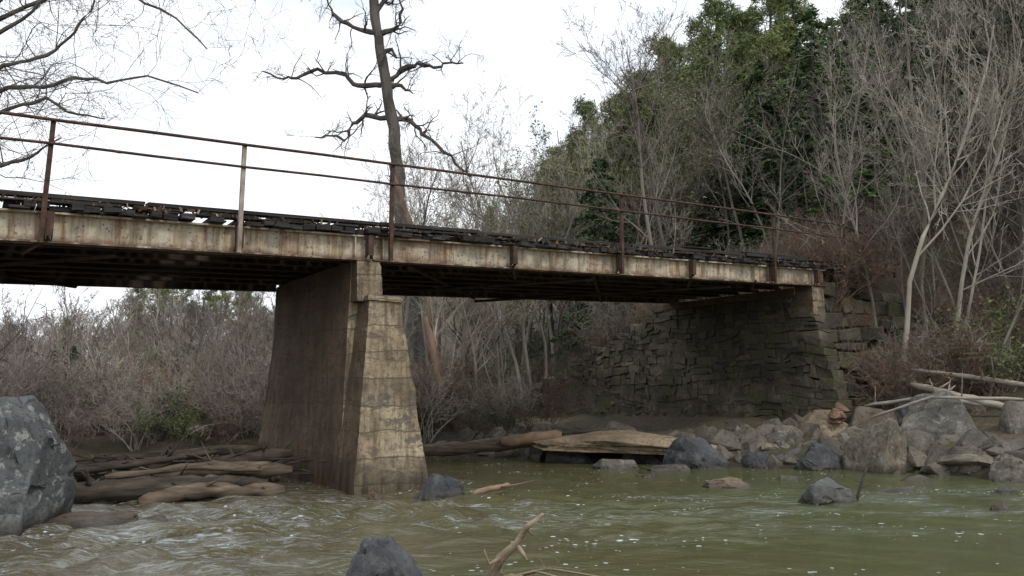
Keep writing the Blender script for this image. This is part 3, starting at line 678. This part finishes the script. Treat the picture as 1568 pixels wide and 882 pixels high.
for i in range(95):
    x=rr.uniform(-6.5,4); y=rr.uniform(25.6,44); s_,p_=SP(x,y)
    if (s_>20.5 and y<37) or (s_>16.5 and p_<29): continue
    k=rr.random(); put('green_shrub' if k<.25 else 'bare_shrub',rr.choice(sh_green if k<.25 else (sh_red if k<.45 else sh_bare+sh_pale)),x,y,rr.uniform(.5,1.2))
for x,y,s in ((-4.2,29,.9),(-3.3,31,1.0),(-2.2,33,1.1),(-1.5,37,1.1),(-2,36,1),(-2.9,28,.8),(-1.4,30,.8),(-.8,33,.9)): put('bare_tree',bares[int(y)%6],x,y,s,tilt=.1)
for i in range(16): put('sapling',rr.choice(saps),rr.uniform(-5,0),rr.uniform(27,38),rr.uniform(.5,1.0),tilt=.15)
# right foreground trees and brush
for x,y,s,v in ((11.2,23.6,1.3,1),(13.1,24.1,1.1,4),(16.6,23.6,1.2,0),(12.4,25.9,1.1,1),(16.2,25,1.3,3),(17.5,24,1.2,5),(13.9,26.5,1.2,4),(18.5,27,1.3,2)):
    put('bare_tree',bares[v],x,y,s,tilt=.06)
for i in range(46):
    x=rr.uniform(10,20); y=rr.uniform(22.2,34); s,p=SP(x,y)
    if s<22 : continue
    put('sapling',rr.choice(saps),x,y,rr.uniform(.6,1.5),tilt=.2)
for i in range(140):
    x=rr.uniform(9.6,21); y=rr.uniform(22.2,36); s,p=SP(x,y)
    if s<21.9 or (x<11 and p<14.2): continue
    if 15<p<20 and s<24: continue
    k=rr.random(); put('rust_brush' if k<.4 else ('green_shrub' if k>.9 else 'bare_shrub'),rr.choice(sh_red if k<.4 else (sh_green if k>.9 else sh_bare+sh_pale)),x,y,rr.uniform(.6,1.25))
for x,y in ((11.2,23.3),(11.8,23.1),(12.4,23.0),(13,22.8)): put('rust_brush',rr.choice(sh_red),x,y,rr.uniform(.9,1.2))
for s,p in ((21.9,14.7),(22.5,14.8),(23.2,14.7),(22.0,15.6),(21.7,21.5),(21.9,23),(21.8,25),(22.0,27),(22.2,22.3),(23,26),(22.2,14.5),(22.8,14.6),(23.8,14.8),(24.5,14.7),(23.4,14.6),(22.5,15.4)):
    x,y=W(s,p); put('rust_brush',sh_red[int(p)%2],x,y,rr.uniform(.35,.7))
for i in range(70):
    s=rr.uniform(22,38); p=rr.uniform(21,40); x,y=W(s,p); k=rr.random(); put('green_shrub' if k<.6 else 'bare_shrub',rr.choice(sh_green if k<.6 else sh_bare),x,y,rr.uniform(.8,1.7))

def profile_tree(name,loc,sc,trunk,limbs,mat,seed,r0,r1,lr,twig,depth=.35,nt=(7,5),rm=.005,sub=.45):
    r=random.Random(seed); b=B()
    T=[Vector((x*sc,r.gauss(0,.05),z*sc)) for x,z in trunk]; n=len(T)
    fine=[];rad=[]
    for i in range(n-1):
        for t in range(4):
            f=(i+t/4)/(n-1); fine.append(T[i].lerp(T[i+1],t/4)+rv(r)*.03); rad.append((r0+(r1-r0)*f)*r.uniform(.93,1.07))
    fine.append(T[-1]); rad.append(r1); b.tube(fine,rad,9,True)
    for L in limbs:
        yd=r.uniform(-depth,depth); m=len(L); P=[Vector((x*sc,yd*i*sc*20/ m,z*sc)) for i,(x,z) in enumerate(L)]
        fl=[]; fr=[]
        for i in range(m-1):
            for t in range(3):
                f=(i+t/3)/(m-1); fl.append(P[i].lerp(P[i+1],t/3)+rv(r)*lr*.35); fr.append(lr*(1-.75*f)*r.uniform(.85,1.15))
        fl.append(P[-1]); fr.append(lr*.22); b.tube(fl,fr,6)
        for i in range(2,len(fl)):
            for k in range(nt[0] if i%2==0 else 1):
                if r.random()<.55:
                    d=(rv(r)+Vector((0,0,.3))).normalized(); grow(b,r,fl[i],d,twig*r.uniform(.4,1.1),fr[i]*sub,1,3,.03,.3,(4,nt[1],3),rm,.55)
    return obj(name,b.mesh(name,[mat],False),loc)
profile_tree('dead_oak_tree',(-4.6,33,0),.0278,[(40,0),(30,120),(12,220),(-4,330),(-12,425),(-26,520),(-42,605),(-52,670),(-58,740),(-60,800)],
 [[(-27,488),(-60,493),(-80,480),(-92,455),(-115,462),(-140,460)],
  [(-36,545),(-75,540),(-95,560),(-140,570),(-170,556),(-190,552),(-225,566)],
  [(-30,545),(-8,570),(20,576),(45,570),(65,581),(90,578)],
  [(-22,490),(10,487),(30,463),(60,437),(90,408),(104,396)],
  [(-48,625),(-75,636),(-105,648),(-118,665),(-130,700)],
  [(-44,625),(-15,638),(-8,665),(-20,700)],
  [(-33,540),(-5,542),(12,528)],[(-50,660),(-30,690),(-10,700)],[(-40,595),(-22,600),(-15,585)]],M_barkdark,5,.33,.17,.12,1.5,.3,(3,4),.006)
log('broken_snag',M_barkred,[(-2.3,31,0),(-3.0,31.2,3.5),(-3.7,31.3,7.5),(-5.0,31.5,11.2)],.19,.1,3)
log('leaning_trunk',M_barkred,[(-1.9,28,.3),(-2.6,28.3,2.4),(-3.1,28.4,4.6)],.16,.12,2)
profile_tree('overhanging_tree',(-13.0,16.5,0),.0142,[(0,-20),(10,200),(0,400),(20,600),(10,800),(20,950)],
 [[(12,480),(60,560),(110,610),(150,628),(190,636),(225,658),(250,690),(270,728),(280,770)],
  [(12,500),(80,570),(150,590),(200,592),(250,604),(300,598),(360,608),(440,580)],
  [(10,420),(80,520),(150,556),(210,572),(260,545),(300,540)],
  [(10,380),(90,450),(150,470),(175,475),(210,495),(235,512)],
  [(15,560),(100,660),(160,700),(200,740),(260,790)],
  [(20,600),(120,700),(250,760),(330,740),(400,700),(450,650)],
  [(20,620),(150,760),(300,800),(420,780),(520,730)]],M_overbark,9,.3,.1,.062,2.6,.5,(3,6),.0035,.32)
profile_tree('bankside_sapling',(-9.5,12.6,0),.0106,[(-40,0),(0,90),(40,180),(75,250),(100,300)],
 [[(0,90),(60,130),(130,150),(200,140)],[(40,180),(100,200),(160,260),(190,330)],[(60,220),(20,270),(0,300)],[(-60,200),(40,240),(130,225),(210,190)]],M_barkdark,12,.022,.008,.012,.8,.4,(2,4))
def stick():
    b=B(); r=random.Random(3)
    m=[Vector(q) for q in ((-.35,7.4,-.25),(-.2,7.35,.15),(-.1,7.25,.38),(.04,7.15,.52),(.12,7.1,.66),(.27,7.05,.78))]
    b.tube(m,[.05,.05,.045,.032,.026,.018],7,True)
    b.tube([m[3],Vector((.1,7.1,.44)),Vector((.13,7.05,.40))],[.022,.02,.012],5,True)
    b.tube([m[4],m[4]+Vector((.06,0,-.06))],[.015,.01],5,True)
    b.tube([m[2],Vector((-.2,7.1,.36)),Vector((-.24,7.1,.48))],[.02,.012,.008],5,True)
    for e in ((.85,7.2,.22),(.6,7.1,.2),(.35,6.9,.16),(-.02,6.9,.15),(.2,7.3,.1)):
        e=Vector(e); c=m[1].lerp(e,.5)+Vector((0,0,.1)); b.tube([m[1],c,e],[.018,.012,.005],4)
        grow(b,r,c,(e-m[1]).normalized(),.3,.006,2,3,0,.3,(3,3,3),.0025)
    return obj('driftwood_branch',b.mesh('driftwood_branch',[M_logbranch],True))
stick()
log('driftwood_stick',M_logdark,[(5.9,14.0,0),(6.0,14.0,.3),(6.1,14.0,.55)],.03,.015,2)
log('driftwood_stick',M_logred,[(-.75,14.8,.02),(-.3,14.9,.12),(-.05,15,.16)],.06,.05,1)

# ---------------- world, sun, camera ----------------
w=bpy.data.worlds.new('World'); scene.world=w; w.use_nodes=True; nt=w.node_tree; bg=nt.nodes['Background']
sd=Vector((.45,-.55,.85)).normalized()
sky=nt.nodes.new('ShaderNodeTexSky'); sky.sky_type='NISHITA'; sky.sun_disc=False; sky.sun_elevation=math.asin(sd.z); sky.sun_rotation=math.atan2(sd.x,sd.y)
sky.dust_density=4; sky.air_density=1
tc=nt.nodes.new('ShaderNodeTexCoord'); mp=nt.nodes.new('ShaderNodeMapping'); mp.inputs['Scale'].default_value=(1,1,2.5); nt.links.new(tc.outputs['Generated'],mp.inputs[0])
cn=noi(nt,mp.outputs[0],1.7,6,.55,.5)
cf=ramp(nt,cn,[(.3,(.85,.85,.85)),(.5,(1,1,1))])
cc=ramp(nt,cn,[(.34,(.63,.72,.86)),(.55,(.93,.96,1.0))])
cc=mix(nt,1.0,cc,(13,13,13),'MULTIPLY')
nt.links.new(mix(nt,cf,sky.outputs[0],cc),bg.inputs[0]); bg.inputs[1].default_value=.1
l=bpy.data.lights.new('sun','SUN'); l.energy=1.5; l.angle=math.radians(12); l.color=(1,.94,.86)
lo=bpy.data.objects.new('sun',l); scene.collection.objects.link(lo); lo.rotation_euler=sd.to_track_quat('Z','Y').to_euler()
cam=bpy.data.cameras.new('camera'); cam.lens=28; cam.sensor_width=36; cam.clip_end=2000
co=bpy.data.objects.new('camera',cam); scene.collection.objects.link(co); co.location=(0,0,1.8); co.rotation_euler=(math.radians(90+7.65),0,0)
scene.camera=co
scene.view_settings.view_transform='Standard'; scene.view_settings.look='None'; scene.view_settings.exposure=0
